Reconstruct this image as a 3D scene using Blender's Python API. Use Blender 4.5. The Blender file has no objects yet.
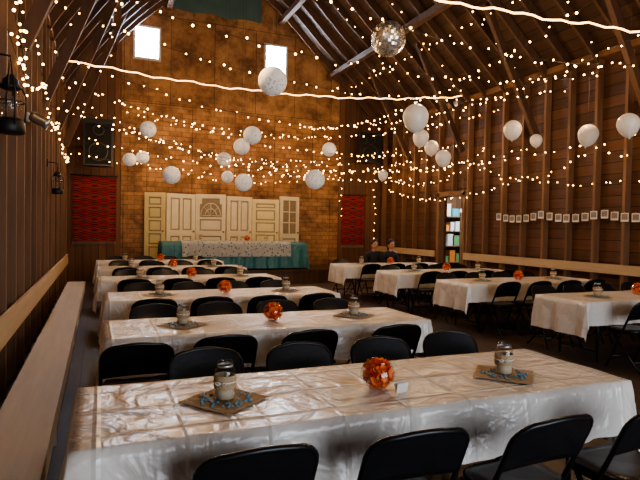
import bpy, math, random
from mathutils import Vector, Matrix
random.seed(7)
scene=bpy.context.scene
col=scene.collection

# ------------------------------------------------------------------ helpers
class MB:
    def __init__(s): s.v=[];s.f=[];s.m=[];s.sm=[]
    def add(s,vs,fs,mat=0,smooth=False):
        o=len(s.v); s.v+= [tuple(p) for p in vs]
        for f in fs:
            s.f.append(tuple(i+o for i in f)); s.m.append(mat); s.sm.append(smooth)
    def box(s,c,d,mat=0,M=None):
        x,y,z=[a/2 for a in d]
        vs=[Vector((i*x,j*y,k*z)) for i in(-1,1) for j in(-1,1) for k in(-1,1)]
        if M is not None: vs=[M@p for p in vs]
        c=Vector(c); vs=[p+c for p in vs]
        s.add(vs,[(0,1,3,2),(4,6,7,5),(0,4,5,1),(2,3,7,6),(0,2,6,4),(1,5,7,3)],mat)
    def beam(s,a,b,w,h,mat=0,up=(0,1,0)):
        a=Vector(a);b=Vector(b);t=(b-a).normalized();u=Vector(up);sd=t.cross(u).normalized();u=sd.cross(t)
        vs=[]
        for p in(a,b):
            for i,j in((-1,-1),(1,-1),(1,1),(-1,1)): vs.append(p+sd*(i*w/2)+u*(j*h/2))
        s.add(vs,[(3,2,1,0),(4,5,6,7),(0,1,5,4),(1,2,6,5),(2,3,7,6),(3,0,4,7)],mat)
    def tube(s,pts,r,n=6,mat=0,closed=False,smooth=True):
        pts=[Vector(p) for p in pts]; k=len(pts); vs=[]
        rs=r if isinstance(r,(list,tuple)) else [r]*k
        ref=None
        for i,p in enumerate(pts):
            if closed: t=pts[(i+1)%k]-pts[i-1]
            else: t=pts[min(i+1,k-1)]-pts[max(i-1,0)]
            t.normalize()
            if ref is None:
                ref=Vector((0,0,1)) if abs(t.z)<.9 else Vector((1,0,0))
            a=ref-t*ref.dot(t)
            if a.length<1e-4: a=t.orthogonal()
            a.normalize(); ref=a; b=t.cross(a)
            for j in range(n):
                q=2*math.pi*j/n; vs.append(p+(a*math.cos(q)+b*math.sin(q))*rs[i])
        fs=[]
        for i in range(k if closed else k-1):
            i2=(i+1)%k
            for j in range(n): fs.append((i*n+j,i*n+(j+1)%n,i2*n+(j+1)%n,i2*n+j))
        if not closed:
            fs.append(tuple(range(n-1,-1,-1))); fs.append(tuple((k-1)*n+j for j in range(n)))
        s.add(vs,fs,mat,smooth)
    def lathe(s,prof,c=(0,0,0),n=20,mat=0,smooth=True,M=None):
        vs=[];c=Vector(c)
        for r,z in prof:
            for j in range(n):
                a=2*math.pi*j/n; p=Vector((r*math.cos(a),r*math.sin(a),z))
                if M is not None:p=M@p
                vs.append(p+c)
        fs=[]
        for i in range(len(prof)-1):
            for j in range(n): fs.append((i*n+j,i*n+(j+1)%n,(i+1)*n+(j+1)%n,(i+1)*n+j))
        s.add(vs,fs,mat,smooth)
    def ball(s,c,r,n=12,m=8,mat=0,sc=(1,1,1)):
        pr=[(max(1e-4,math.sin(math.pi*i/m))*1.0,-math.cos(math.pi*i/m)) for i in range(m+1)]
        M=Matrix.Diagonal((r*sc[0],r*sc[1],r*sc[2]))
        s.lathe(pr,c,n,mat,True,M)
    def mesh(s,name,mats):
        me=bpy.data.meshes.new(name); me.from_pydata(s.v,[],s.f)
        for m in mats: me.materials.append(m)
        me.polygons.foreach_set('material_index',s.m); me.polygons.foreach_set('use_smooth',s.sm)
        me.update(); return me
    def obj(s,name,mats,loc=(0,0,0),rot=(0,0,0),parent=None):
        return place(s.mesh(name,mats),name,loc,rot,parent)
def place(me,name,loc=(0,0,0),rz=(0,0,0),parent=None,scale=None):
    o=bpy.data.objects.new(name,me); col.objects.link(o); o.location=loc
    o.rotation_euler=rz if isinstance(rz,(tuple,list)) else (0,0,rz)
    if scale:o.scale=scale
    if parent:o.parent=parent
    return o
def empty(name,loc=(0,0,0),rz=0):
    o=bpy.data.objects.new(name,None); col.objects.link(o); o.location=loc;o.rotation_euler=(0,0,rz); o.empty_display_size=.1; return o

# ------------------------------------------------------------------ materials
def newmat(name):
    m=bpy.data.materials.new(name); m.use_nodes=True; nt=m.node_tree
    return m,nt,nt.nodes['Principled BSDF']
def N(nt,t,**k):
    n=nt.nodes.new(t)
    for a,b in k.items(): setattr(n,a,b)
    return n
def rgba(c): return (c[0],c[1],c[2],1)
def simple(name,c,rough=.5,metal=0,var=.25,scale=8,bump=.1,emit=None,estr=0):
    m,nt,b=newmat(name)
    tc=N(nt,'ShaderNodeTexCoord'); no=N(nt,'ShaderNodeTexNoise'); no.inputs['Scale'].default_value=scale; no.inputs['Detail'].default_value=4
    nt.links.new(tc.outputs['Object'],no.inputs['Vector'])
    mx=N(nt,'ShaderNodeMix',data_type='RGBA')
    mx.inputs[6].default_value=rgba([x*(1-var) for x in c]); mx.inputs[7].default_value=rgba([min(1,x*(1+var)) for x in c])
    nt.links.new(no.outputs[0],mx.inputs[0]); nt.links.new(mx.outputs[2],b.inputs['Base Color'])
    b.inputs['Roughness'].default_value=rough; b.inputs['Metallic'].default_value=metal
    if bump:
        bp=N(nt,'ShaderNodeBump'); bp.inputs['Strength'].default_value=bump; bp.inputs['Distance'].default_value=.01
        nt.links.new(no.outputs[0],bp.inputs['Height']); nt.links.new(bp.outputs[0],b.inputs['Normal'])
    if emit:
        b.inputs['Emission Color'].default_value=rgba(emit); b.inputs['Emission Strength'].default_value=estr
    return m
def math_(nt,op,a,b=None):
    n=N(nt,'ShaderNodeMath',operation=op)
    for i,x in enumerate((a,b)):
        if x is None: continue
        if isinstance(x,(int,float)): n.inputs[i].default_value=x
        else: nt.links.new(x,n.inputs[i])
    return n.outputs[0]
def plank(name,c1,c2,cross,width,grain,rough=.7,seam=.06,dark=.25):
    m,nt,b=newmat(name)
    tc=N(nt,'ShaderNodeTexCoord'); sp=N(nt,'ShaderNodeSeparateXYZ'); nt.links.new(tc.outputs['Object'],sp.inputs[0])
    c=math_(nt,'DIVIDE',sp.outputs['XYZ'.index(cross)],width)
    fl=math_(nt,'FLOOR',c); fr=math_(nt,'FRACT',c)
    wn=N(nt,'ShaderNodeTexWhiteNoise',noise_dimensions='1D'); nt.links.new(fl,wn.inputs['W'])
    mp=N(nt,'ShaderNodeMapping'); sc=[9,9,9]; sc['XYZ'.index(grain)]=.7; mp.inputs['Scale'].default_value=sc
    nt.links.new(tc.outputs['Object'],mp.inputs[0])
    no=N(nt,'ShaderNodeTexNoise'); no.inputs['Scale'].default_value=1.6; no.inputs['Detail'].default_value=6; no.inputs['Roughness'].default_value=.65
    nt.links.new(mp.outputs[0],no.inputs['Vector'])
    f=math_(nt,'ADD',math_(nt,'MULTIPLY',wn.outputs[0],.5),math_(nt,'MULTIPLY',no.outputs[0],1.0))
    f=math_(nt,'SUBTRACT',f,.25)
    mx=N(nt,'ShaderNodeMix',data_type='RGBA'); mx.inputs[6].default_value=rgba(c1); mx.inputs[7].default_value=rgba(c2)
    nt.links.new(f,mx.inputs[0])
    sm=math_(nt,'LESS_THAN',fr,seam)
    m2=N(nt,'ShaderNodeMix',data_type='RGBA'); nt.links.new(sm,m2.inputs[0]); nt.links.new(mx.outputs[2],m2.inputs[6])
    m2.inputs[7].default_value=rgba([x*dark*.4 for x in c1])
    nt.links.new(m2.outputs[2],b.inputs['Base Color']); b.inputs['Roughness'].default_value=rough
    h=math_(nt,'SUBTRACT',math_(nt,'MULTIPLY',no.outputs[0],.3),sm)
    bp=N(nt,'ShaderNodeBump'); bp.inputs['Strength'].default_value=.5; bp.inputs['Distance'].default_value=.01
    nt.links.new(h,bp.inputs['Height']); nt.links.new(bp.outputs[0],b.inputs['Normal'])
    return m
def emis(name,c,s,samp=False):
    m,nt,b=newmat(name); b.inputs['Base Color'].default_value=rgba(c)
    no=N(nt,'ShaderNodeTexNoise'); no.inputs['Scale'].default_value=3
    b.inputs['Emission Color'].default_value=rgba(c)
    nt.links.new(math_(nt,'MULTIPLY',math_(nt,'ADD',no.outputs[0],.5),s),b.inputs['Emission Strength'])
    if not samp:
        try: m.cycles.emission_sampling='NONE'
        except Exception: pass
    return m

M_wallR=plank('barn_board',(.04,.018,.009),(.16,.070,.031),'Z',.2,'Y')
M_wallB=plank('barn_board_back',(.07,.033,.017),(.22,.10,.046),'X',.19,'Z')
M_roof=plank('roof_sheathing',(.025,.012,.007),(.095,.045,.023),'Z',.16,'Y')
M_stud=plank('stud_timber',(.10,.048,.023),(.29,.155,.08),'Y',.61,'Z',seam=0)
M_raft=plank('rafter_timber',(.04,.019,.010),(.15,.075,.04),'Y',.61,'Z',seam=0)
M_floor=plank('floor_boards',(.035,.023,.016),(.11,.07,.05),'X',.16,'Y',rough=.5)
M_rail=plank('pine_rail',(.42,.30,.18),(.62,.48,.31),'Z',.5,'Y',rough=.6,seam=0)
M_bench=plank('bench_board',(.42,.37,.31),(.70,.63,.53),'X',.5,'Y',rough=.5,seam=0)
M_stage=plank('stage_boards',(.05,.025,.012),(.12,.06,.03),'X',.15,'Y')

def plywood():
    m,nt,b=newmat('gable_cladding')
    tc=N(nt,'ShaderNodeTexCoord'); sp=N(nt,'ShaderNodeSeparateXYZ'); nt.links.new(tc.outputs['Object'],sp.inputs[0])
    cb=N(nt,'ShaderNodeCombineXYZ'); nt.links.new(sp.outputs[0],cb.inputs[0]); nt.links.new(sp.outputs[2],cb.inputs[1])
    def brick(w,h,ms,c1,c2,mo):
        br=N(nt,'ShaderNodeTexBrick'); br.inputs['Scale'].default_value=1; br.inputs['Brick Width'].default_value=w; br.inputs['Row Height'].default_value=h
        br.inputs['Mortar Size'].default_value=ms; br.inputs['Mortar Smooth'].default_value=.6
        for k,c in(('Color1',c1),('Color2',c2),('Mortar',mo)): br.inputs[k].default_value=rgba(c)
        nt.links.new(cb.outputs[0],br.inputs['Vector']); return br
    big=brick(1.22,2.44,.012,(.35,.20,.10),(.27,.14,.065),(.10,.05,.022))
    small=brick(.36,.13,.014,(1.2,1.1,1.05),(.70,.64,.60),(.50,.46,.42))
    n3=N(nt,'ShaderNodeTexNoise'); n3.inputs['Scale'].default_value=.55; n3.inputs['Detail'].default_value=3; nt.links.new(tc.outputs['Object'],n3.inputs['Vector'])
    zf=math_(nt,'MULTIPLY',math_(nt,'SUBTRACT',5.3,sp.outputs[2]),.9)
    cl=N(nt,'ShaderNodeClamp'); nt.links.new(math_(nt,'ADD',zf,math_(nt,'MULTIPLY',math_(nt,'SUBTRACT',n3.outputs[0],.5),3)),cl.inputs[0])
    m1=N(nt,'ShaderNodeMix',data_type='RGBA',blend_type='MULTIPLY'); nt.links.new(math_(nt,'MULTIPLY',cl.outputs[0],.9),m1.inputs[0])
    nt.links.new(big.outputs[0],m1.inputs[6]); nt.links.new(small.outputs[0],m1.inputs[7])
    no=N(nt,'ShaderNodeTexNoise'); no.inputs['Scale'].default_value=1.5; no.inputs['Detail'].default_value=10; no.inputs['Roughness'].default_value=.75
    nt.links.new(tc.outputs['Object'],no.inputs['Vector'])
    cr=N(nt,'ShaderNodeValToRGB'); cr.color_ramp.elements[0].position=.36; cr.color_ramp.elements[0].color=(.34,.28,.25,1); cr.color_ramp.elements[1].position=.62; cr.color_ramp.elements[1].color=(1.25,1.25,1.25,1)
    nt.links.new(no.outputs[0],cr.inputs[0])
    mx=N(nt,'ShaderNodeMix',data_type='RGBA',blend_type='MULTIPLY'); mx.inputs[0].default_value=1
    nt.links.new(m1.outputs[2],mx.inputs[6]); nt.links.new(cr.outputs[0],mx.inputs[7])
    nt.links.new(mx.outputs[2],b.inputs['Base Color']); b.inputs['Roughness'].default_value=.75
    return m
M_ply=plywood()

def cloth_mat(name,c,rough=.27,bs=.7):
    m,nt,b=newmat(name)
    tc=N(nt,'ShaderNodeTexCoord'); no=N(nt,'ShaderNodeTexNoise'); no.inputs['Scale'].default_value=3.6; no.inputs['Detail'].default_value=3; no.inputs['Distortion'].default_value=1.3
    nt.links.new(tc.outputs['Object'],no.inputs['Vector'])
    n2=N(nt,'ShaderNodeTexNoise'); n2.inputs['Scale'].default_value=11; n2.inputs['Detail'].default_value=2; n2.inputs['Distortion'].default_value=.8
    nt.links.new(tc.outputs['Object'],n2.inputs['Vector'])
    sp=N(nt,'ShaderNodeSeparateXYZ'); nt.links.new(tc.outputs['Object'],sp.inputs[0])
    fx=math_(nt,'ABSOLUTE',math_(nt,'SUBTRACT',math_(nt,'FRACT',math_(nt,'ADD',math_(nt,'DIVIDE',sp.outputs[0],.325),.5)),.5))
    fy=math_(nt,'ABSOLUTE',math_(nt,'SUBTRACT',math_(nt,'FRACT',math_(nt,'ADD',math_(nt,'DIVIDE',sp.outputs[1],.28),.5)),.5))
    hx=math_(nt,'MINIMUM',fx,.05); hy=math_(nt,'MINIMUM',fy,.06)
    h=math_(nt,'ADD',math_(nt,'MULTIPLY',math_(nt,'ADD',hx,hy),-6),math_(nt,'MULTIPLY',no.outputs[0],2.3))
    h=math_(nt,'ADD',h,math_(nt,'MULTIPLY',n2.outputs[0],.45))
    bp=N(nt,'ShaderNodeBump'); bp.inputs['Strength'].default_value=bs; bp.inputs['Distance'].default_value=.02
    nt.links.new(h,bp.inputs['Height']); nt.links.new(bp.outputs[0],b.inputs['Normal'])
    b.inputs['Base Color'].default_value=rgba(c); b.inputs['Roughness'].default_value=rough
    b.inputs['Specular IOR Level'].default_value=.8
    return m
M_cloth=cloth_mat('satin_tablecloth',(.72,.67,.62))
M_teal=cloth_mat('teal_tablecloth',(.02,.15,.17),.5)
def lace():
    m,nt,b=newmat('lace'); b.inputs['Base Color'].default_value=(.45,.46,.46,1); b.inputs['Roughness'].default_value=.8
    tc=N(nt,'ShaderNodeTexCoord'); vo=N(nt,'ShaderNodeTexVoronoi'); vo.inputs['Scale'].default_value=14
    nt.links.new(tc.outputs['Object'],vo.inputs['Vector'])
    a=math_(nt,'GREATER_THAN',vo.outputs['Distance'],.28); a=math_(nt,'ADD',math_(nt,'MULTIPLY',a,.5),.35)
    nt.links.new(a,b.inputs['Alpha']); return m
M_lace=lace()
M_black=simple('chair_black_vinyl',(.010,.010,.012),.3,0,.2,30,.08)
M_blackmetal=simple('chair_black_steel',(.012,.012,.014),.33,.3,.2,20,0)
M_dark=simple('dark_plastic',(.010,.010,.011),.5)
M_grille=simple('speaker_grille',(.005,.005,.006),.9,0,.4,120,.3)
M_burlap=simple('burlap',(.42,.30,.18),.95,0,.35,90,.5)
M_blue=simple('blue_gravel',(.10,.28,.40),.4,0,.5,60,.2)
M_sand=simple('jar_sand',(.6,.5,.36),.9,0,.2,80,.2)
M_zinc=simple('zinc_lid',(.45,.45,.45),.35,.9,.1,20,.1)
M_flower=simple('orange_petals',(.95,.19,.025),.5,0,.3,25,.1,(1,.2,.03),.02)  # faint emission added to brighten the petals
M_flower2=simple('red_petals',(.60,.04,.012),.5,0,.3,25,.1)
M_card=simple('card_paper',(.75,.72,.66),.8,0,.06,30,0)
M_photo=simple('photo_print',(.22,.20,.19),.5,0,.7,40,0)
def lacy_paper():
    m,nt,b=newmat('lacy_lantern_paper'); tc=N(nt,'ShaderNodeTexCoord'); vo=N(nt,'ShaderNodeTexVoronoi'); vo.inputs['Scale'].default_value=4.5
    nt.links.new(tc.outputs['Object'],vo.inputs['Vector'])
    cr=N(nt,'ShaderNodeValToRGB'); e=cr.color_ramp.elements; e[0].position=.12; e[0].color=(.42,.39,.36,1); e[1].position=.45; e[1].color=(.80,.77,.73,1)
    nt.links.new(vo.outputs['Distance'],cr.inputs[0]); nt.links.new(cr.outputs[0],b.inputs['Base Color']); b.inputs['Roughness'].default_value=.8
    nt.links.new(cr.outputs[0],b.inputs['Emission Color']); b.inputs['Emission Strength'].default_value=.16  # lantern glow put into the paper as weak emission, no lamp inside
    return m
M_paper=lacy_paper()
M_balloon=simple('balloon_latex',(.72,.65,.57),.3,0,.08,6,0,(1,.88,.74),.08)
M_cord=simple('cord',(.05,.04,.03),.8)
M_door=simple('cream_door_paint',(.66,.58,.42),.5,0,.22,3,.1)
M_door2=simple('yellowish_door',(.66,.56,.30),.5,0,.2,3,.1)  # yellower tone than the other cream doors
M_trim=simple('window_frame_paint',(.55,.55,.55),.6)
M_pane=emis('daylit_frosted_pane',(.68,.83,1.0),110,True)
M_bulb=emis('fairy_bulb',(1,.58,.20),18)
M_rope=emis('rope_light',(1,.58,.22),6)
M_wire=simple('wire_green',(.02,.02,.015),.6)
M_tarp=simple('teal_tarp',(.07,.13,.13),.5,0,.3,2,.1)
M_c1=simple('box_white',(.7,.72,.72),.6); M_c2=simple('box_green',(.16,.35,.16),.6); M_c3=simple('box_teal',(.08,.36,.42),.5); M_c4=simple('box_orange',(.7,.25,.06),.5)
def glass(name,tint=(1,1,1)):
    m,nt,b=newmat(name); nt.nodes.remove(b); out=nt.nodes['Material Output']
    tr=N(nt,'ShaderNodeBsdfTransparent'); tr.inputs[0].default_value=rgba(tint)
    gl=N(nt,'ShaderNodeBsdfGlossy'); gl.inputs['Roughness'].default_value=.08
    no=N(nt,'ShaderNodeTexNoise'); no.inputs['Scale'].default_value=20
    lw=N(nt,'ShaderNodeLayerWeight'); lw.inputs[0].default_value=.25
    fac=math_(nt,'ADD',math_(nt,'MULTIPLY',lw.outputs['Facing'],.4),math_(nt,'MULTIPLY',no.outputs[0],.10))
    mx=N(nt,'ShaderNodeMixShader'); nt.links.new(fac,mx.inputs[0]); nt.links.new(tr.outputs[0],mx.inputs[1]); nt.links.new(gl.outputs[0],mx.inputs[2])
    nt.links.new(mx.outputs[0],out.inputs[0]); return m
M_glass=glass('thin_glass',(.96,.97,.97))
def mirror_tiles():
    m,nt,b=newmat('mirror_tiles'); b.inputs['Base Color'].default_value=(.8,.76,.70,1); b.inputs['Metallic'].default_value=.8
    no=N(nt,'ShaderNodeTexNoise'); no.inputs['Scale'].default_value=6
    nt.links.new(math_(nt,'ADD',math_(nt,'MULTIPLY',no.outputs[0],.25),.15),b.inputs['Roughness']); return m
M_mirror=mirror_tiles()
def tapestry_mat():
    m,nt,b=newmat('woven_tapestry'); tc=N(nt,'ShaderNodeTexCoord'); sp=N(nt,'ShaderNodeSeparateXYZ'); nt.links.new(tc.outputs['Object'],sp.inputs[0])
    z=math_(nt,'FRACT',math_(nt,'MULTIPLY',sp.outputs[2],3.4))
    x=math_(nt,'ABSOLUTE',math_(nt,'SUBTRACT',math_(nt,'FRACT',math_(nt,'MULTIPLY',sp.outputs[0],2.2)),.5))
    d=math_(nt,'ADD',math_(nt,'MULTIPLY',math_(nt,'ABSOLUTE',math_(nt,'SUBTRACT',z,.5)),1.5),math_(nt,'MULTIPLY',x,.55))
    d=math_(nt,'FRACT',math_(nt,'MULTIPLY',d,1.5))
    cr=N(nt,'ShaderNodeValToRGB'); cr.color_ramp.interpolation='CONSTANT'
    e=cr.color_ramp.elements; e[0].color=(.26,.018,.015,1); e[1].position=.36; e[1].color=(.012,.007,.010,1)
    a=e.new(.5); a.color=(.30,.025,.02,1); a=e.new(.72); a.color=(.03,.012,.018,1); a=e.new(.92); a.color=(.20,.10,.07,1)
    nt.links.new(d,cr.inputs[0]); nt.links.new(cr.outputs[0],b.inputs['Base Color']); b.inputs['Roughness'].default_value=.95; return m
M_tap=tapestry_mat()

# ------------------------------------------------------------------ room shell
XL,XR,YB,YF=-.74,8.4,15.5,-4.0
prof=[(XL-.14,4.7),(XL+.1,5.1),(.3,6.4),(1.6,7.7),(3.4,9.0),(4.9,8.0),(6.1,6.9),(7.3,5.85),(XR+.14,4.75)]
def smoothprof():
    pts=[]
    P=[Vector((p[0],0,p[1])) for p in prof]
    for i in range(len(P)-1):
        p0=P[max(i-1,0)];p1=P[i];p2=P[i+1];p3=P[min(i+2,len(P)-1)]
        if i==3:p3=p2+(p2-p1)
        if i==4:p0=p1+(p1-p2)
        for k in range(4):
            t=k/4
            q=.5*((2*p1)+(p2-p0)*t+(2*p0-5*p1+4*p2-p3)*t*t+(3*p1-p0-3*p2+p3)*t**3)
            pts.append((q.x,q.z))
    pts.append(prof[-1]); return pts
RP=smoothprof()
def roof_z(x):
    for (a,za),(b,zb) in zip(RP,RP[1:]):
        if a<=x<=b: return za+(zb-za)*(x-a)/(b-a)
    return 4.7
mb=MB(); n=len(RP)
mb.add([(x,YF-.1,z) for x,z in RP]+[(x,YB+.2,z) for x,z in RP]+[(x,YF-.1,z+.12) for x,z in RP]+[(x,YB+.2,z+.12) for x,z in RP],
       [(i,i+1,n+i+1,n+i) for i in range(n-1)]+[(2*n+i,3*n+i,3*n+i+1,2*n+i+1) for i in range(n-1)]+[(0,n,3*n,2*n),(n-1,3*n-1,4*n-1,2*n-1)])
mb.obj('ceiling',[M_roof])
mb=MB(); mb.box(((XL+XR)/2,(YF+YB)/2,-.05),(XR-XL+.5,YB-YF+.4,.1)); mb.obj('floor',[M_floor])
mb=MB(); mb.box((XL-.19,(YF+YB)/2,2.4),(.1,YB-YF+.2,4.8)); mb.obj('wall_left',[M_wallR])
D0,D1,DT=11.0,12.0,2.42
mb=MB(); xr=XR+.19
mb.box((xr,(YF-.1+D0)/2,2.4),(.1,D0-YF+.1,4.8)); mb.box((xr,(D1+YB+.1)/2,2.4),(.1,YB+.1-D1,4.8)); mb.box((xr,(D0+D1)/2,(DT+4.8)/2),(.1,D1-D0,4.8-DT))
mb.obj('wall_right',[M_wallR])
def gable(name,y,x0,x1,z0,mat,th=.1,holes=None):
    xs=sorted(set([x0,x1]+[x for x,_ in RP if x0<x<x1])); top=[(x,roof_z(x)+.05) for x in xs]
    k=len(xs); m=MB(); vs=[]
    for yy in(y,y+th):
        vs+=[(x,yy,z0) for x in xs]+[(x,yy,z) for x,z in top]
    fs=[(i,i+1,k+i+1,k+i) for i in range(k-1)]+[(2*k+i+1,2*k+i,3*k+i,3*k+i+1) for i in range(k-1)]
    fs+=[(0,k,3*k,2*k),(k-1,3*k-1,4*k-1,2*k-1)[::-1]]+[(k+i,k+i+1,3*k+i+1,3*k+i) for i in range(k-1)]+[(i+1,i,2*k+i,2*k+i+1) for i in range(k-1)]
    m.add(vs,fs); return m.obj(name,[mat])
gable('wall_back',YB,XL-.13,XR+.13,0,M_wallB)
gable('gable_lining',YB-.03,.55,7.0,0,M_ply,.025)
gable('wall_front',YF-.1,XL-.13,XR+.13,3.6,M_wallB)
mb=MB(); mb.box((XL-.13+.75,YF-.05,1.8),(1.5,.1,3.6)); mb.box((XR+.13-.95,YF-.05,1.8),(1.9,.1,3.6)); mb.obj('wall_front_lower',[M_wallB])

# studs
mb=MB()
y=YF+.2
while y<YB-.05:
    mb.box((XL-.07,y,2.42),(.14,.05,4.84)); y+=.61
mb.box((XL-.07,(YF+YB)/2,4.72),(.16,YB-YF,.1))
mb.obj('wall_studs_left',[M_stud])
mb=MB(); y=YF+.2
while y<YB-.05:
    if not(D0-.04<y<D1+.04): mb.box((XR+.07,y,2.42),(.14,.055,4.84))
    else: mb.box((XR+.07,y,(DT+4.84)/2+.05),(.14,.055,4.84-DT-.1))
    y+=.61
mb.box((XR+.07,(YF+YB)/2,4.78),(.18,YB-YF,.12))
for yy in(D0-.04,D1+.04): mb.box((XR+.07,yy,(DT+.1)/2),(.18,.1,DT+.1))
mb.box((XR+.07,(D0+D1)/2,DT+.06),(.18,D1-D0+.2,.12))
mb.obj('wall_studs_right',[M_stud])
# rafters
mb=MB(); y=YF+.2
while y<YB-.05:
    a=RP; vs=[]
    for i,(x,z) in enumerate(a):
        x0,z0=a[max(i-1,0)];x1,z1=a[min(i+1,n-1)]
        t=Vector((x1-x0,0,z1-z0)).normalized(); nn=Vector((t.z,0,-t.x))
        if nn.z>0: nn=-nn
        p=Vector((x,0,z))
        for dy,dn in((-.025,0),(.025,0),(.025,.17),(-.025,.17)): vs.append((p.x+nn.x*dn,y+dy,p.z+nn.z*dn))
    fs=[]
    for i in range(n-1):
        for j in range(4): fs.append((i*4+j,i*4+(j+1)%4,i*4+4+(j+1)%4,i*4+4+j))
    mb.add(vs,fs)
    y+=.61
for px in (.35,1.75,5.0,6.6): mb.box((px,(YF+YB)/2,roof_z(px)-.24),(.14,YB-YF,.16))
mb.obj('roof_rafters',[M_raft])
# braces
mb=MB()
for y in (1.2,3.65,6.1,8.55,11.0,13.4):
    mb.beam((XL+.02,y+.05,3.3),(.55,y+.05,roof_z(.55)-.1),.14,.09,0,(0,1,0))
    mb.beam((XR-.02,y+.05,3.5),(7.0,y+.05,roof_z(7.0)-.1),.14,.09,0,(0,1,0))
mb.obj('diagonal_braces',[M_raft])
# rails
mb=MB(); mb.box((XL+.02,(YF+YB-.6)/2,.65),(.035,YB-.6-YF,.24)); mb.obj('trim_1',[M_rail])
mb=MB(); mb.box((XR-.02,(YF+D0-.1)/2,.90),(.035,D0-.1-YF,.17)); mb.box((XR-.02,(D1+.1+YB)/2,.90),(.035,YB-D1-.2,.17)); mb.obj('trim_2',[M_rail])
# bench
mb=MB(); mb.box((-.37,4.2,.43),(.3,13.6,.045))
mb.box((-.24,4.2,.35),(.03,13.6,.11),0)
for i in range(9):
    yy=-2.3+i*1.6
    mb.box((-.38,yy,.205),(.24,.045,.408))
mb.obj('wall_bench',[M_bench])
# upper gable tarp
mb=MB(); xs=[1.75,2.4,3.0,3.4,3.9,4.4]; vs=[(x,YB-.05,7.55+.05*math.sin(x*5)) for x in xs]+[(x,YB-.05,roof_z(x)-.1) for x in xs]
mb.add(vs,[(i,i+1,6+i+1,6+i) for i in range(5)]); mb.obj('gable_tarp',[M_tarp])
# windows in the gable
for i,(wx,wz) in enumerate(((1.19,6.5),(4.86,6.52))):
    mb=MB(); w,h=.60,.80
    mb.box((0,.0,0),(w,.02,h),1)
    for sx in(-1,1): mb.box((sx*(w/2+.03),-.02,0),(.06,.07,h+.12))
    for sz in(-1,1): mb.box((0,-.02,sz*(h/2+.03)),(w,.07,.06))
    mb.box((0,-.015,0),(.010,.01,h)); mb.box((0,-.015,0),(w,.01,.010))
    mb.obj('window_%d'%(i+1),[M_trim,M_pane],(wx,YB-.045,wz))

# lean-to storage room beyond the side door
mb=MB()
mb.box((10.15,14.05,1.35),(3.0,.1,2.7)); mb.box((11.7,12.0,1.35),(.1,4.2,2.7)); mb.box((10.15,9.95,1.35),(3.0,.1,2.7))
mb.obj('wall_storeroom',[M_wallB])
mb=MB(); mb.box((10.2,12,2.75),(3.1,4.2,.1)); mb.obj('ceiling_storeroom',[M_roof])
mb=MB(); mb.box((10.2,12,-.05),(3.1,4.2,.1)); mb.obj('floor_storeroom',[M_floor])
mb=MB(); Rr=random.Random(4)
for z in(.08,.55,1.05,1.5,1.95): mb.box((10.3,13.75,z),(2.5,.42,.03),0)
for x in(9.07,10.3,11.53):
    for yy in(13.56,13.94): mb.box((x,yy,1.05),(.05,.05,2.1),0)
for z in(.095,.565,1.065,1.515,1.965):
    x=9.2
    while x<11.3:
        w=Rr.uniform(.12,.28); h=Rr.uniform(.16,.36)
        m=Rr.choice([1,1,2,3,4,1])
        mb.box((x+w/2,13.74,z+h/2),(w-.02,.3,h),m); mb.box((x+w/2,13.74,z+h+.005),(w,.32,.02),m)
        x+=w+.03
mb.obj('storage_shelf',[M_stud,M_c1,M_c2,M_c3,M_c4])

# ------------------------------------------------------------------ stage & head table
ST=.38
mb=MB(); mb.box((3.4,14.62,ST/2),(6.6,1.66,ST)); mb.box((3.4,13.785,ST-.03),(6.62,.03,.06)); mb.obj('stage_platform',[M_stage])

def cloth_verts(L,W,ze,zs,top,flare=.09,nu=64,nv=30,seed=0,mb=None,mat=0,eps=0,fr=19):
    R=random.Random(seed)
    def axis(half,drop,nt,nd):
        return [-half-drop+drop*i/nd for i in range(nd)]+[-half+2*half*i/nt for i in range(nt+1)]+[half+drop*(i+1)/nd for i in range(nd)]
    U=axis(L/2,ze,nu,7); V=axis(W/2,zs,nv,7)
    ph=[R.uniform(0,6.28) for _ in range(6)]
    vs=[]
    for v in V:
        for u in U:
            cx=max(-L/2,min(L/2,u)); cy=max(-W/2,min(W/2,v)); ou=u-cx; ov=v-cy
            d=math.hypot(ou,ov)
            if d<1e-6:
                z=top+.002*math.sin(u*9+ph[0])*math.sin(v*14+ph[1]); vs.append((cx,cy,z+eps)); continue
            dx,dy=ou/d,ov/d
            s=cx*fr+cy*fr+math.atan2(dy,dx)*3.5
            rip=.5*math.sin(s+ph[2])+.35*math.sin(s*1.73+ph[3])+.25*math.sin(s*.47+ph[4])
            out=.008+eps+flare*d*1.1+.055*d/.4*rip*.6*min(1,d/.12)
            out=max(out,.008+eps)
            mxd=max(abs(ou),abs(ov))*.35+d*.65
            vs.append((cx+dx*out,cy+dy*out,max(.012,top+eps-mxd*.99-.004)))
    nU=len(U); fs=[(j*nU+i,j*nU+i+1,(j+1)*nU+i+1,(j+1)*nU+i) for j in range(len(V)-1) for i in range(nU-1)]
    mb.add(vs,fs,mat,True)
def folding_legs(mb,L,W,top,mat):
    mb.box((0,0,top-.022),(L-.02,W-.02,.034),mat)
    for sx in(-1,1):
        for sy in(-1,1):
            mb.tube([(sx*(L/2-.28),sy*(W/2-.1),.0),(sx*(L/2-.28),sy*(W/2-.1),top-.03)],.014,8,mat)
        mb.tube([(sx*(L/2-.28),-(W/2-.1),.12),(sx*(L/2-.28),(W/2-.1),.12)],.011,6,mat)
        mb.tube([(sx*(L/2-.28),0,.12),(sx*(L/2-.8),0,top-.03)],.009,6,mat)
TT=.74
table_meshes=[]
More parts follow.
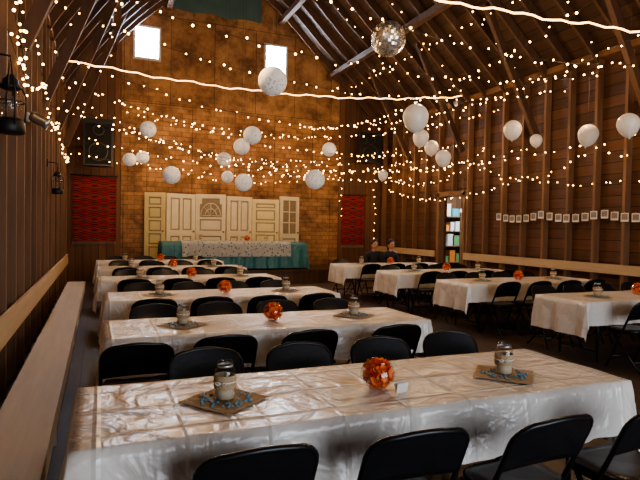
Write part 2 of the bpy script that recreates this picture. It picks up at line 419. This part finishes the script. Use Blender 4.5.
for s in range(4):
    L=2.78 if s==3 else 2.68
    mb=MB(); cloth_verts(L,.80,.40,.27,TT,seed=s,mb=mb,mat=0); folding_legs(mb,L-.06,.76,TT-.006,1)
    table_meshes.append(mb.mesh('banquet_table',[M_cloth,M_blackmetal]))
mb=MB(); cloth_verts(3.9,.75,.66,.70,.74,seed=9,mb=mb,mat=0,flare=.06); folding_legs(mb,3.8,.7,.734,2)
cloth_verts(2.9,.76,.05,.40,.742,seed=12,mb=mb,mat=1,eps=.022,flare=.07,nu=40)
mb.obj('head_table',[M_teal,M_lace,M_blackmetal],(3.42,14.3,ST))

# ------------------------------------------------------------------ folding chair
def chair_mesh():
    mb=MB()
    def P(x,z,off=0):
        bul=.028*(1-(x/.215)**2) if z>.55 else 0
        return Vector((x,.16-.45*z-bul*min(1,(z-.55)/.15 if z>.55 else 0)+off,z))
    path=[P(-.215,0),P(-.215,.3),P(-.215,.56),P(-.215,.70)]
    for i in range(1,7):
        a=math.pi/2*i/6; path.append(P(-.215+.10*(1-math.cos(a)),.70+.085*math.sin(a)))
    for x in(-.06,0,.06): path.append(P(x,.785+.012*(1-(x/.115)**2)))
    for i in range(6,0,-1):
        a=math.pi/2*i/6; path.append(P(.215-.10*(1-math.cos(a)),.70+.085*math.sin(a)))
    path+=[P(.215,.70),P(.215,.56),P(.215,.3),P(.215,0)]
    mb.tube(path,.0125,8,1)
    for s in(-1,1):
        mb.tube([(s*.185,.12,.425),(s*.185,-.02,.25),(s*.185,-.25,0.0)],.011,7,1)
        mb.tube([(s*.20,.04,.30),(s*.185,.13,.43)],.006,5,1)
        mb.ball((s*.215,.16,.012),.017,8,5,1); mb.ball((s*.185,-.25,.012),.017,8,5,1)
        mb.box((s*.2,.0,.425),(.012,.30,.025),1)
    mb.tube([(-.215,.16-.45*.13,.13),(.215,.16-.45*.13,.13)],.009,6,1)
    mb.tube([(-.185,-.16,.105),(.185,-.16,.105)],.009,6,1)
    nx,nz=16,6; F=[];B=[]
    def ztop(x):
        ax=abs(x)
        t=.785+.012*max(0,1-(x/.115)**2)
        if ax>.115: t=.70+.085*math.sqrt(max(0,1-((ax-.115)/.10)**2))
        return t
    for j in range(nz+1):
        for i in range(nx+1):
            x=-.208+.416*i/nx; zb=.565+.012*math.cos(x*7); z=zb+(ztop(x)-zb)*j/nz
            F.append(P(x,z,.009)); B.append(P(x,z,-.009))
    w=nx+1; k=len(F)
    fs=[(j*w+i,j*w+i+1,(j+1)*w+i+1,(j+1)*w+i)[::-1] for j in range(nz) for i in range(nx)]
    fs+=[(k+j*w+i,k+j*w+i+1,k+(j+1)*w+i+1,k+(j+1)*w+i) for j in range(nz) for i in range(nx)]
    fs+=[(i,i+1,k+i+1,k+i) for i in range(nx)]
    mb.add(F+B,fs,0,True)
    m=32; rings=[(.9,.425),(1.0,.432),(1.0,.45),(.95,.462),(.7,.463),(.35,.459),(.02,.457)]
    vs=[]
    for sc,z in rings:
        for i in range(m):
            a=2*math.pi*i/m; c,s=math.cos(a),math.sin(a); e=.45
            vs.append((.195*sc*math.copysign(abs(c)**e,c)*(1+.04*s),.015+.185*sc*math.copysign(abs(s)**e,s),z))
    fs=[(r*m+i,r*m+(i+1)%m,(r+1)*m+(i+1)%m,(r+1)*m+i) for r in range(len(rings)-1) for i in range(m)]
    fs.append(tuple(range(m-1,-1,-1)))
    mb.add(vs,fs,0,True)
    return mb.mesh('folding_chair',[M_black,M_blackmetal])
CH=chair_mesh()

# ------------------------------------------------------------------ centrepieces
def jar_mesh():
    mb=MB()
    mb.lathe([(.0,.002),(.040,.002),(.046,.010),(.047,.06),(.047,.125),(.044,.138),(.034,.150),(.033,.165),(.035,.166),(.036,.172),(.033,.176),(.031,.176)],n=24,mat=0)
    mb.lathe([(.0,.006),(.042,.008),(.043,.05),(.0,.052)],n=20,mat=2)
    mb.lathe([(.0495,.055),(.050,.057),(.051,.085),(.050,.112),(.0485,.114)],n=24,mat=1)
    mb.tube([(.052*math.cos(a),.052*math.sin(a),.085) for a in [i*math.pi/8 for i in range(16)]],.003,6,3,closed=True)
    for s in(-1,1): mb.tube([(.0,-.054,.085),(s*.018,-.06,.094),(s*.026,-.058,.085),(s*.014,-.057,.077),(0,-.054,.085)],.002,5,3)
    mb.lathe([(.0355,.150),(.037,.151),(.037,.160),(.0355,.161)],n=24,mat=4)
    return mb.mesh('mason_jar',[M_glass,M_burlap,M_sand,M_card,M_zinc])
JAR=jar_mesh()
def mat_mesh(seed):
    R=random.Random(seed); mb=MB(); k=12
    vs=[];w=.15
    for j in range(k+1):
        for i in range(k+1):
            x=-w+2*w*i/k;y=-w+2*w*j/k
            e=max(abs(x),abs(y))/w
            vs.append((x+R.uniform(-.003,.003)*e,y+R.uniform(-.003,.003)*e,.0045+.0015*math.sin(x*40+y*20)+.002*e*R.random()))
    mb.add(vs,[(j*(k+1)+i,j*(k+1)+i+1,(j+1)*(k+1)+i+1,(j+1)*(k+1)+i) for j in range(k) for i in range(k)],0,True)
    for i in range(52):
        a=R.uniform(0,6.28); r=R.uniform(.062,.128)
        mb.ball((r*math.cos(a),r*math.sin(a),.0115),R.uniform(.006,.010),6,4,1,(1.2,1,.6))
    return mb.mesh('burlap_mat',[M_burlap,M_blue])
MATM=mat_mesh(3)
def bowl_mesh():
    R=random.Random(5); mb=MB()
    mb.lathe([(0,.003),(.045,.003),(.068,.02),(.086,.052),(.088,.080),(.076,.113),(.060,.130),(.055,.140),(.058,.145),(.060,.146)],n=26,mat=0)
    for i in range(130):
        th=R.uniform(0,6.28); ph=R.uniform(-1.1,1.45); rr=.074*(R.random()**.25)
        c=Vector((rr*math.cos(ph)*math.cos(th),rr*math.cos(ph)*math.sin(th),.078+.07*math.sin(ph)*rr/.074))
        nrm=(c-Vector((0,0,.07))).normalized(); t=nrm.orthogonal().normalized(); t=Matrix.Rotation(R.uniform(0,6.28),3,nrm)@t; b=nrm.cross(t)
        s=R.uniform(.014,.024); vs=[]
        for j in range(4):
            for k in range(4):
                u=(k/3-.5)*2; v=(j/3-.5)*2; wd=s*(1-.35*v*v)
                vs.append(c+t*u*wd*.8+b*v*s+nrm*(s*.35*(u*u+.6*v*v)-.002))
        mb.add(vs,[(j*4+k,j*4+k+1,j*4+k+5,j*4+k+4) for j in range(3) for k in range(3)],1 if R.random()<.7 else 2,True)
    mb.ball((0,0,.072),.056,10,8,2)
    return mb.mesh('flower_bowl',[M_glass,M_flower,M_flower2])
BOWL=bowl_mesh()

def chair(x,y,rz):
    place(CH,'folding_chair',(x+random.uniform(-.02,.02),y+random.uniform(-.02,.02),0),rz+random.uniform(-.05,.05))
leftY=[2.43,4.38,6.36,8.45,10.55,12.5]; rightY=[4.85,6.9,8.8,10.75]
def dress(cx,cy,first=False,z=TT+.003):
    for dx in(-.76,.78):
        place(MATM,'burlap_mat',(cx+dx,cy+(-.02 if dx<0 else -.10 if first else .02),z),.72+random.uniform(-.2,.2))
        place(JAR,'mason_jar',(cx+dx,cy+(-.02 if dx<0 else -.10 if first else .02),z+.006),random.uniform(-.8,.8))
    place(BOWL,'flower_bowl',(cx,cy-(.08 if first else 0),z-.001),random.uniform(0,6))
FD={0:[(-.78,.09),(-.15,.02),(.43,-.05),(1.01,-.09)],1:[(-1.14,-.08),(-.57,0),(.05,0),(.77,0)]}
for i,y in enumerate(leftY):
    cx=1.30+(0,.09,.11,.04,.03,-.0)[i]
    place(table_meshes[3 if i==0 else i%3],'banquet_table',(cx,y,0),(-.005,.012,.01,0,-.01,0)[i])
    dress(cx,y,i==0)
    for dx,dy in FD.get(i,[(-.88,0),(-.30,0),(.30,0),(.90,0)]): chair(cx+dx,y-.58+dy,0)
    for dx in(-.72,-.13,.47,1.05) if i==0 else (-.90,-.30,.28,.88): chair(cx+dx,y+.58,math.pi)
for i,y in enumerate(rightY):
    cx=(6.52,6.42,6.36,6.22)[i]
    place(table_meshes[(i+1)%3],'banquet_table',(cx,y,0),(-.01,.01,0,.01)[i])
    dress(cx,y)
    for dx in(-.85,-.27,.31,.89): chair(cx+dx,y-.58,0)
    for dx in(-.90,-.12,.34,1.0) if i==3 else (-.86,-.28,.30,.88):
        if i==3 and dx in(-.12,.34): place(CH,'folding_chair',(cx+dx,y+.61,0),math.pi)
        else: chair(cx+dx,y+.58,math.pi)
mb=MB(); mb.box((0,0,.025),(.07,.002,.05),0,Matrix.Rotation(.2,3,'X')); mb.box((0,.014,.0245),(.07,.002,.05),0,Matrix.Rotation(-.3,3,'X'))
mb.obj('place_card',[M_card],(1.37,2.23,TT+.005),(0,0,.2))
for x in (2.5,4.3): place(JAR,'mason_jar',(x,14.3,ST+.768),0)
place(BOWL,'flower_bowl',(3.75,14.25,ST+.768),0)

# ------------------------------------------------------------------ vintage doors backdrop
M_screenback=simple('curtained_pane',(.26,.20,.13),.4,0,.3,10,0)
M_brass=simple('aged_brass',(.35,.22,.08),.35,.9,.2,20,0)
M_shade_fringe=simple('recess_shade_and_fringe',(.32,.26,.17),.6,0,.2,4,.1)  # recess shade put into a darker door colour; also colours the tapestry fringe
def door(x0,x1,y0,y1,kind,h):
    w=math.hypot(x1-x0,y1-y0); ang=math.atan2(y1-y0,x1-x0)
    mb=MB(); t=.05; s=.11
    mb.box((-w/2+s/2+.004,0,h/2),(s,t,h)); mb.box((w/2-s/2-.004,0,h/2),(s,t,h))
    iw=w-2*s-.008
    def railz(z,hh): mb.box((0,0,z),(iw,t,hh))
    railz(.11,.22); railz(h-.06,.12)
    def panel(za,zb,xa=-iw/2,xb=iw/2,glass=False):
        mb.box(((xa+xb)/2,.008,(za+zb)/2),(xb-xa,.012,zb-za),1 if glass else 3)
        if not glass: mb.box(((xa+xb)/2,-.002,(za+zb)/2),(xb-xa-.08,.014,zb-za-.08))
    if kind==0:
        zs=[.22,.58,.94,1.30,1.66,h-.12]
        for i in range(5):
            panel(zs[i]+(.0 if i==0 else .05),zs[i+1])
            if i: railz(zs[i]+.02,.06)
    elif kind==1:
        railz(.95,.16); mb.box((0,0,.545),(.08,t,.65)); mb.box((0,0,1.47),(.08,t,.9))
        for a,b in((-iw/2,-.04),(.04,iw/2)): panel(.22,.87,a,b); panel(1.03,h-.12,a,b)
    elif kind==2:
        railz(.95,.14); panel(.22,.88); panel(1.02,1.35); railz(1.38,.06)
        mb.box((0,.012,(1.41+h-.12)/2),(iw,.01,h-.12-1.41),1)
        R=iw/2-.03
        for rr in(R,R*.55): mb.tube([(rr*math.cos(a),-.004,1.45+rr*1.25*math.sin(a)) for a in [math.pi*i/12 for i in range(13)]],.014,6,0)
        for a in(.0,.25,.5,.75,1.0): mb.tube([(0,-.004,1.45),(R*math.cos(math.pi*a),-.004,1.45+R*1.25*math.sin(math.pi*a))],.01,5,0)
        for sx in(-1,1): mb.box((sx*(iw/2-.03),-.0,h-.2),(.06,t,.16))
    else:
        railz(.9,.14); panel(.22,.83); panel(.97,h-.12,glass=True)
        mb.box((0,-.0,(.97+h-.12)/2),(.03,.03,h-1.09))
        for z in(1.3,1.62): mb.box((0,-.0,z),(iw,.03,.03))
    mb.ball((w/2-.06,-.05,1.0),.028,10,7,2); mb.tube([(w/2-.06,-.02,1.0),(w/2-.06,-.05,1.0)],.01,6,2)
    mm=M_door2 if kind==0 else M_door
    mb.obj('vintage_door',[mm,M_screenback,M_brass,M_shade_fringe],((x0+x1)/2,(y0+y1)/2,ST),(0,0,ang))
dx=[1.15,1.70,2.53,3.36,4.17,4.95,5.65]
hh=[2.05,2.04,2.06,2.02,1.97,2.08]; kd=[0,1,2,1,0,3]
for i in range(6):
    a,b=(15.36,15.14) if i%2==0 else (15.14,15.36)
    door(dx[i]+.008,dx[i+1]-.008,a,b,kd[i],hh[i])

# tapestries
def tapestry(x0,x1,z0,z1):
    mb=MB(); k=20; w=x1-x0;h=z1-z0; vs=[]
    for z in(0,h*.33,h*.66,h):
        for i in range(k+1):
            x=-w/2+w*i/k; vs.append((x,-.03-.012*math.sin(i*1.3)*(1-z/h*.8),z))
    mb.add(vs,[(j*(k+1)+i,j*(k+1)+i+1,(j+1)*(k+1)+i+1,(j+1)*(k+1)+i) for j in range(3) for i in range(k)],0,True)
    for i in range(k*2):
        x=-w/2+w*(i+.5)/(k*2); mb.box((x,-.03,-.04),(.008,.008,.08),1)
    mb.tube([(-w/2-.04,-.03,h),(w/2+.04,-.03,h)],.016,8,2)
    for s in(-1,1): mb.box((s*w*.4,-.008,h),(.03,.026,.04),2)
    mb.obj('woven_tapestry',[M_tap,M_shade_fringe,M_dark],((x0+x1)/2,YB-.006,z0))
tapestry(-.64,.44,1.08,2.82); tapestry(7.12,7.95,1.0,2.6)

# ------------------------------------------------------------------ speakers, lanterns etc.
def speaker(loc,w,h,rz,armdir):
    mb=MB(); d=.42; vs=[]
    for z in(-h/2,h/2): vs+=[(-w/2,-d/2,z),(w/2,-d/2,z),(w*.32,d/2,z),(-w*.32,d/2,z)]
    mb.add(vs,[(3,2,1,0),(4,5,6,7),(0,1,5,4),(1,2,6,5),(2,3,7,6),(3,0,4,7)],0)
    mb.box((0,-d/2-.008,-h*.04),(w*.9,.015,h*.86),1)
    M=Matrix.Rotation(math.pi/2,3,'X')
    mb.lathe([(w*.3,.0),(w*.33,.012),(w*.36,.0)],(0,-d/2-.012,-h*.2),20,0,True,M)
    mb.lathe([(w*.16,.0),(w*.2,.012),(w*.22,0)],(0,-d/2-.012,h*.26),16,0,True,M)
    mb.tube([(0,d/2-.02,.0),(0,d/2+.15,0),armdir],.03,8,0)
    mb.obj('loudspeaker',[M_dark,M_grille],loc,(0,0,rz))
speaker((-.02,14.5,3.55),.66,1.15,.0,(0,.98,0))
speaker((7.66,14.8,4.02),.74,.90,-.0,(0,.68,0))

def lantern(loc,s):
    mb=MB()
    mb.lathe([(0,-.2),(.075,-.2),(.085,-.19),(.085,-.13),(.06,-.105),(.035,-.10),(0,-.10)],n=18,mat=0)
    mb.lathe([(.045,-.095),(.062,-.05),(.064,0),(.05,.06),(.04,.075)],n=18,mat=1)
    mb.lathe([(0,.17),(.02,.17),(.03,.15),(.045,.14),(.05,.11),(.062,.10),(.062,.085),(.04,.075),(0,.075)],n=18,mat=0)
    for a in range(4):
        q=a*math.pi/2+.4; mb.tube([(.08*math.cos(q),.08*math.sin(q),-.15),(.09*math.cos(q),.09*math.sin(q),-.05),(.09*math.cos(q),.09*math.sin(q),.05),(.055*math.cos(q),.055*math.sin(q),.11)],.006,6,0)
    mb.tube([(.078*math.cos(i*math.pi/8),.078*math.sin(i*math.pi/8),0) for i in range(16)],.004,5,0,closed=True)
    mb.tube([(0,.10*math.cos(math.pi*i/10),.06+.19*math.sin(math.pi*i/10)) for i in range(11)],.005,6,0)
    mb.tube([(0,0,.245),(0,0,.29),(-.13/s-.02,0,.30)],.007,6,0)
    mb.box((-.13/s-.012,0,.28),(.02,.05,.12),0)
    o=mb.obj('oil_lantern',[M_dark,M_glass],loc); o.scale=(s,s,s)
lantern((-.60,4.5,2.42),1.15); lantern((-.60,9.4,2.2),1.0)
def spot(loc,rz):
    mb=MB(); M=Matrix.Rotation(math.radians(115),3,'X')
    mb.lathe([(0,-.1),(.05,-.1),(.06,-.06),(.06,.06),(.075,.1),(.07,.1),(.05,.07),(0,.06)],(0,-.12,-.02),16,0,True,M)
    mb.tube([(0,0,0),(0,-.06,.04),(0,-.12,.03)],.012,6,0); mb.box((0,-.005,0),(.08,.02,.1),0)
    mb.obj('wall_spotlight',[M_zinc],loc,(0,0,rz),)
spot((XR-.01,11.1,4.75),math.pi/2+math.pi); spot((XL+.01,6.7,2.7),math.pi/2)

# paper lanterns / balloons
LL=[(.84,10.5,3.32,.15),(.63,12.7,2.99,.145),(.92,12.9,3.08,.145),(1.19,9.8,2.43,.155),(2.47,11.4,2.97,.15),(2.77,12.4,2.69,.14),(2.45,9.81,3.03,.15),(2.37,8.76,3.07,.15),(2.37,9.3,2.32,.155),(1.84,5.95,3.22,.165),(3.35,8.35,2.35,.165),(4.55,10.56,3.22,.15)]
BB=[(3.53,5.57,2.9,.155),(5.25,8.1,3.17,.14),(6.17,9.13,3.2,.14),(5.8,8.2,2.86,.14),(6.34,11.4,2.85,.12),(6.04,6.7,3.15,.14),(7.5,7.7,3.24,.11),(6.72,5.87,3.0,.145),(6.36,4.94,2.96,.14)]
def lantern_mesh():
    mb=MB(); pr=[]
    for i in range(49):
        a=math.pi*(.06+.88*i/48); r=math.sin(a)*(1+.014*math.cos(i*math.pi)); pr.append((r,-math.cos(a)))
    mb.lathe(pr,n=28,mat=0)
    mb.tube([(.19*math.cos(i*math.pi/6),.19*math.sin(i*math.pi/6),.985) for i in range(12)],.012,5,1,closed=True)
    return mb.mesh('paper_lantern',[M_paper,M_cord])
def balloon_mesh():
    mb=MB(); pr=[(.03,-1.42),(.10,-1.40),(.035,-1.32)]
    for i in range(1,24):
        a=math.pi*(.03+.97*i/23); z=-math.cos(a); r=math.sin(a)
        if z<0: z*=1.27; r=r*(1-.12*abs(z)/1.27*0.9)
        pr.append((max(r,1e-3),z))
    mb.lathe(pr,n=26,mat=0); return mb.mesh('balloon',[M_balloon,M_cord])
LM,BM=lantern_mesh(),balloon_mesh()
for (x,y,z,r) in LL:
    e=empty('paper_lantern',(x,y,z)); place(LM,'shade',(0,0,0),random.uniform(0,6),e,(r,r,r))
    mb=MB(); mb.tube([(0,0,r*.98),(0,0,roof_z(x)-z+.01)],.002,4); mb.obj('cord',[M_cord],parent=e)
for (x,y,z,r) in BB:
    e=empty('white_balloon',(x,y,z)); place(BM,'balloon_skin',(0,0,0),(random.uniform(-.15,.15),random.uniform(-.15,.15),0),e,(r,r,r))
    mb=MB(); mb.tube([(0,0,r*.98),(0,0,roof_z(x)-z+.01)],.002,4); mb.obj('cord',[M_cord],parent=e)
# disco ball with flat mirror facets
mb=MB(); R=.20; rows=20
for i in range(rows):
    t0=math.pi*i/rows;t1=math.pi*(i+1)/rows; tm=(t0+t1)/2; k=max(4,int(40*math.sin(tm)))
    for j in range(k):
        a0=2*math.pi*j/k+.01;a1=2*math.pi*(j+1)/k-.01; u0=t0+.008;u1=t1-.008
        jt=random.uniform(-.006,.006); j2=random.uniform(-.006,.006)
        mb.add([(Q*math.sin(u)*math.cos(a),Q*math.sin(u)*math.sin(a),Q*math.cos(u)) for u,a,Q in((u0,a0,R+jt),(u0,a1,R+j2),(u1,a1,R-jt),(u1,a0,R-j2))],[(3,2,1,0)],0)
mb.ball((0,0,0),R*.955,24,16,1); mb.lathe([(0,.235),(.02,.235),(.025,.20),(.04,.193)],n=12,mat=2)
mb.tube([(0,0,.23),(0,0,roof_z(3.11)-3.78-.005)],.003,5,2)
mb.obj('disco_ball',[M_mirror,M_zinc,M_dark],(3.11,5.53,3.76))

# photo garland on the right wall
mb=MB(); pts=[]
for i in range(61):
    t=i/60; pts.append((XR-.02,5.6+4.2*t,1.96-.08*math.sin(math.pi*((t*3)%1))))
mb.tube(pts,.004,4,1)
for i in range(1,60,3):
    p=pts[i]; j=random.uniform(-.02,.02); mb.box((p[0]-.006,p[1]+j,p[2]-.075),(.003,.15,.15),0); mb.box((p[0]-.009,p[1]+j,p[2]-.068),(.003,.115,.10),2)
    mb.box((p[0]-.012,p[1]+j,p[2]),(.008,.012,.035),3)
mb.obj('photo_garland',[M_card,M_cord,M_photo,M_rail])

# ------------------------------------------------------------------ string lights
fl=MB()
g=(1+5**.5)/2; ico=[Vector(p).normalized() for p in((-1,g,0),(1,g,0),(-1,-g,0),(1,-g,0),(0,-1,g),(0,1,g),(0,-1,-g),(0,1,-g),(g,0,-1),(g,0,1),(-g,0,-1),(-g,0,1))]
icf=[(0,11,5),(0,5,1),(0,1,7),(0,7,10),(0,10,11),(1,5,9),(5,11,4),(11,10,2),(10,7,6),(7,1,8),(3,9,4),(3,4,2),(3,2,6),(3,6,8),(3,8,9),(4,9,5),(2,4,11),(6,2,10),(8,6,7),(9,8,1)]
def strand(a,b,sag,sp=.21,r=.0155,jit=.04):
    a=Vector(a);b=Vector(b);L=(b-a).length*(1+2.6*(sag/(b-a).length)**2); k=max(4,int(L/.5)); pts=[]
    f=lambda t:a.lerp(b,t)-Vector((0,0,4*sag*t*(1-t)))
    fl.tube([f(i/k) for i in range(k+1)],.0035,4,1)
    nb=int(L/sp)
    for i in range(nb):
        t=(i+random.uniform(.1,.9))/nb; p=f(t)+Vector((random.uniform(-jit,jit),random.uniform(-jit,jit),random.uniform(-jit,jit)-.005))
        q_=r*random.uniform(.7,1.15)
        fl.add([p+q*q_ for q in ico],icf,0,True)
l,r_=XL+.05,XR-.05
S=[
 ((l,14.4,4.25),(r_,14.2,4.0),.75),((l,13.0,4.35),(r_,13.6,3.9),.95),
 ((l,13.8,3.2),(r_,12.4,3.5),.5),((l,12.2,4.4),(r_,11.4,4.3),.7),
 ((l,10,4.4),(r_,9.6,4.3),.8),((l,9.4,3.9),(r_,11,3.7),.7),((l,8.2,4.55),(r_,7.8,4.3),.65),
 ((l,6.8,4.4),(r_,7.0,4.4),.55),((l,5.2,4.6),(r_,6.0,4.3),.55),
 ((l,13.6,3.6),(r_,6.2,3.2),.75),((l,9.0,3.3),(r_,13.2,3.0),.45),((l,11.6,3.9),(r_,8.6,3.3),.9),
 ((r_,3.5,3.3),(r_,7.2,3.1),.45),((r_,7.2,3.1),(r_,10.6,3.2),.5),((r_,10.6,3.2),(r_,15,3.3),.45),
 ((r_,4.5,2.75),(r_,9.0,2.7),.3),((r_,9.0,2.7),(r_,14.8,2.8),.4),((r_,10,3.5),(r_,14.2,3.6),.4),
 ((l,4.2,4.0),(l,7.2,3.8),.6),((l,7.2,3.8),(l,11,3.4),.5),((l,11,3.4),(l,15,3.2),.3),((l,5.0,3.1),(l,8.4,3.5),.25),((l,4.4,4.5),(l,6.4,2.9),.1),((l,5.2,4.6),(l,6.0,3.0),.1),
 ((l,4.6,3.6),(l,6.8,4.5),.35),
 ((5.4,2.5,4.8),(5.6,15.3,4.6),.8),((6.9,3.0,4.7),(6.9,14,4.6),.6),
 ((7.05,YB-.12,3.6),(7.05,YB-.12,1.8),.0),((8.15,YB-.3,3.6),(8.2,YB-.3,1.2),.0),((.7,YB-.12,3.3),(6.9,YB-.12,3.2),.4),((.6,YB-.12,4.6),(6.8,YB-.12,4.4),.3),
]
for s in S: strand(*s)
for y in(7.0,8.83,10.66,12.5):
    for a,b in((8.2,7.3),(7.3,6.2),(6.2,5.0)):
        strand((a,y,roof_z(a)-.28),(b,y,roof_z(b)-.28),.02,.32)
strand((l+.2,9.4,4.6),(1.2,9.4,roof_z(1.2)-.35),.1,.3)
strand((.25,6.0,roof_z(.25)-.45),(.25,15.2,roof_z(.25)-.45),.1,.3)
strand((7.0,3.0,roof_z(7.0)-.35),(7.0,15.2,roof_z(7.0)-.35),.0,.36)
fl.obj('fairy_lights',[M_bulb,M_wire])
mb=MB()
def rope(a,b,sag):
    a=Vector(a);b=Vector(b); mb.tube([a.lerp(b,i/60)-Vector((0,0,4*sag*(i/60)*(1-i/60)+.016*math.sin(i*1.9)+.012*math.sin(i*.7))) for i in range(61)],.012,6,0)
rope((l,10.9,4.55),(r_,10.9,4.85),.31); rope((l+.1,5.0,4.1),(r_,5.0,4.36),.15)
mb.obj('rope_light',[M_rope])

# ------------------------------------------------------------------ seated people
M_skin=simple('skin',(.45,.24,.16),.5,0,.08,20,0)
M_hair=simple('hair',(.02,.012,.008),.6,0,.3,40,.2)
def person(x,y,shirt,pants,seed):
    root=empty('seated_person',(x,y,0),math.pi)
    def skin(name,V,E,Rr,mat,rootv=0):
        me=bpy.data.meshes.new(name); me.from_pydata(V,E,[]); me.materials.append(mat)
        o=place(me,name,parent=root); m=o.modifiers.new('skin','SKIN'); m.use_smooth_shade=True
        for i,rr in enumerate(Rr):
            sv=me.skin_vertices[0].data[i]; sv.radius=(rr[0],rr[1]) if isinstance(rr,tuple) else (rr,rr); sv.use_root=(i==rootv)
        ss=o.modifiers.new('sub','SUBSURF'); ss.levels=1; ss.render_levels=2; return o
    V=[(0,-.02,.57),(0,-.03,.70),(0,-.03,.84),(0,-.02,.93),(0,.0,1.01),
       (-.17,-.02,.92),(-.215,.0,.70),(-.10,.17,.655),(.17,-.02,.92),(.215,.0,.70),(.10,.17,.655)]
    skin('shirt',V,[(0,1),(1,2),(2,3),(3,4),(3,5),(5,6),(6,7),(3,8),(8,9),(9,10)],[(.15,.11),(.14,.10),(.16,.11),(.13,.09),.05,.06,.048,.038,.06,.048,.038],shirt)
    V=[(0,-.02,.56),(-.10,.0,.545),(-.11,.38,.535),(-.11,.40,.10),(-.11,.49,.045),(.10,.0,.545),(.11,.38,.535),(.11,.40,.10),(.11,.49,.045)]
    skin('trousers',V,[(0,1),(1,2),(2,3),(3,4),(0,5),(5,6),(6,7),(7,8)],[.12,.085,.062,.045,.04,.085,.062,.045,.04],pants)
    skin('neck',[(0,-.0,.97),(0,.01,1.07)],[(0,1)],[.05,.05],M_skin)
    mb=MB(); dz=-.055; dy=.035
    mb.ball((0,dy,1.22+dz),.1,18,14,0,(.78,.95,1.18))
    mb.ball((0,.093+dy,1.20+dz),.018,8,6,0,(.8,1,1.4))
    for s in(-1,1):
        mb.ball((s*.03,.083+dy,1.228+dz),.012,8,6,2); mb.ball((s*.079,-.005+dy,1.21+dz),.022,8,6,0,(.4,.8,1.3))
    mb.ball((0,.083+dy,1.165+dz),.018,8,5,3,(1.3,.5,.4))
    mb.ball((0,-.018+dy,1.25+dz),.105,16,12,1,(.86,.95,1.08))
    if seed: mb.ball((0,-.065+dy,1.14+dz),.075,12,10,1,(1,.6,1.5))
    mb.obj('head',[M_skin,M_hair,M_dark,M_flower2],parent=root)
    mb=MB()
    for s in(-1,1):
        mb.ball((s*.085,.20,.642),.036,10,8,0,(.9,1.2,.5))
        for i in range(4):
            fx=s*.085+(i-1.5)*.018; L=(.055,.065,.06,.045)[i]
            mb.tube([(fx,.23,.645),(fx,.23+L*.5,.644),(fx,.23+L,.625)],[.009,.0085,.007],6,0)
        mb.tube([(s*.085-s*.03,.19,.642),(s*.085-s*.05,.215,.642),(s*.085-s*.055,.24,.636)],[.011,.0095,.008],6,0)
    mb.obj('hands',[M_skin],parent=root)
M_sh1=simple('dark_shirt',(.018,.016,.018),.8); M_sh2=simple('navy_shirt',(.02,.022,.035),.8); M_pt=simple('jeans',(.03,.04,.08),.85)
person(6.10,11.36,M_sh1,M_pt,0); person(6.56,11.36,M_sh2,M_pt,1)

# ------------------------------------------------------------------ lights
def point(loc,e,c=(1,.64,.34),r=.03):
    l=bpy.data.lights.new('string_and_fill_lamp','POINT'); l.energy=e; l.color=c; l.shadow_soft_size=r
    o=bpy.data.objects.new('string_and_fill_lamp',l); col.objects.link(o); o.location=loc
for x in(1.4,4.0,6.6):
    for y in(3.2,6.0,9.0,12.0): point((x,y,3.6),44 if y>4 else 32)
for x in(1.6,3.6,5.6): point((x,14.0,3.6),44)
point((.2,13.3,3.2),26); point((7.6,13.6,3.3),26)  # unseen fill lamps added to brighten the wall around the loudspeakers
point((3.4,12.8,5.9),42)
point((10.0,12.2,2.5),190,(.9,.97,1))  # unseen cool fill lamp added to brighten the storeroom, not a string light
l=bpy.data.lights.new('barn_door_daylight','AREA'); l.shape='RECTANGLE'; l.size=5.2; l.size_y=3.2; l.energy=320; l.color=(.86,.92,1.0)
o=bpy.data.objects.new('barn_door_daylight',l); col.objects.link(o); o.location=(3.6,YF+.05,1.9); o.rotation_euler=(math.radians(90),0,0)
w=bpy.data.worlds.new('World'); scene.world=w; w.use_nodes=True; bg=w.node_tree.nodes['Background']; bg.inputs[0].default_value=(.75,.86,1,1); bg.inputs[1].default_value=1.0
try: scene.view_settings.look='AgX - Medium High Contrast'
except Exception: pass

# ------------------------------------------------------------------ camera
cd=bpy.data.cameras.new('Camera'); cd.sensor_width=36; cd.lens=30.1; cd.clip_start=.05
cam=bpy.data.objects.new('Camera',cd); col.objects.link(cam)
R=Matrix.Rotation(math.radians(-22.5),4,'Z')@Matrix.Rotation(math.radians(90-1.3),4,'X')@Matrix.Rotation(math.radians(1.0),4,'Z')
cam.matrix_world=Matrix.Translation((0,0,1.54))@R
scene.camera=cam
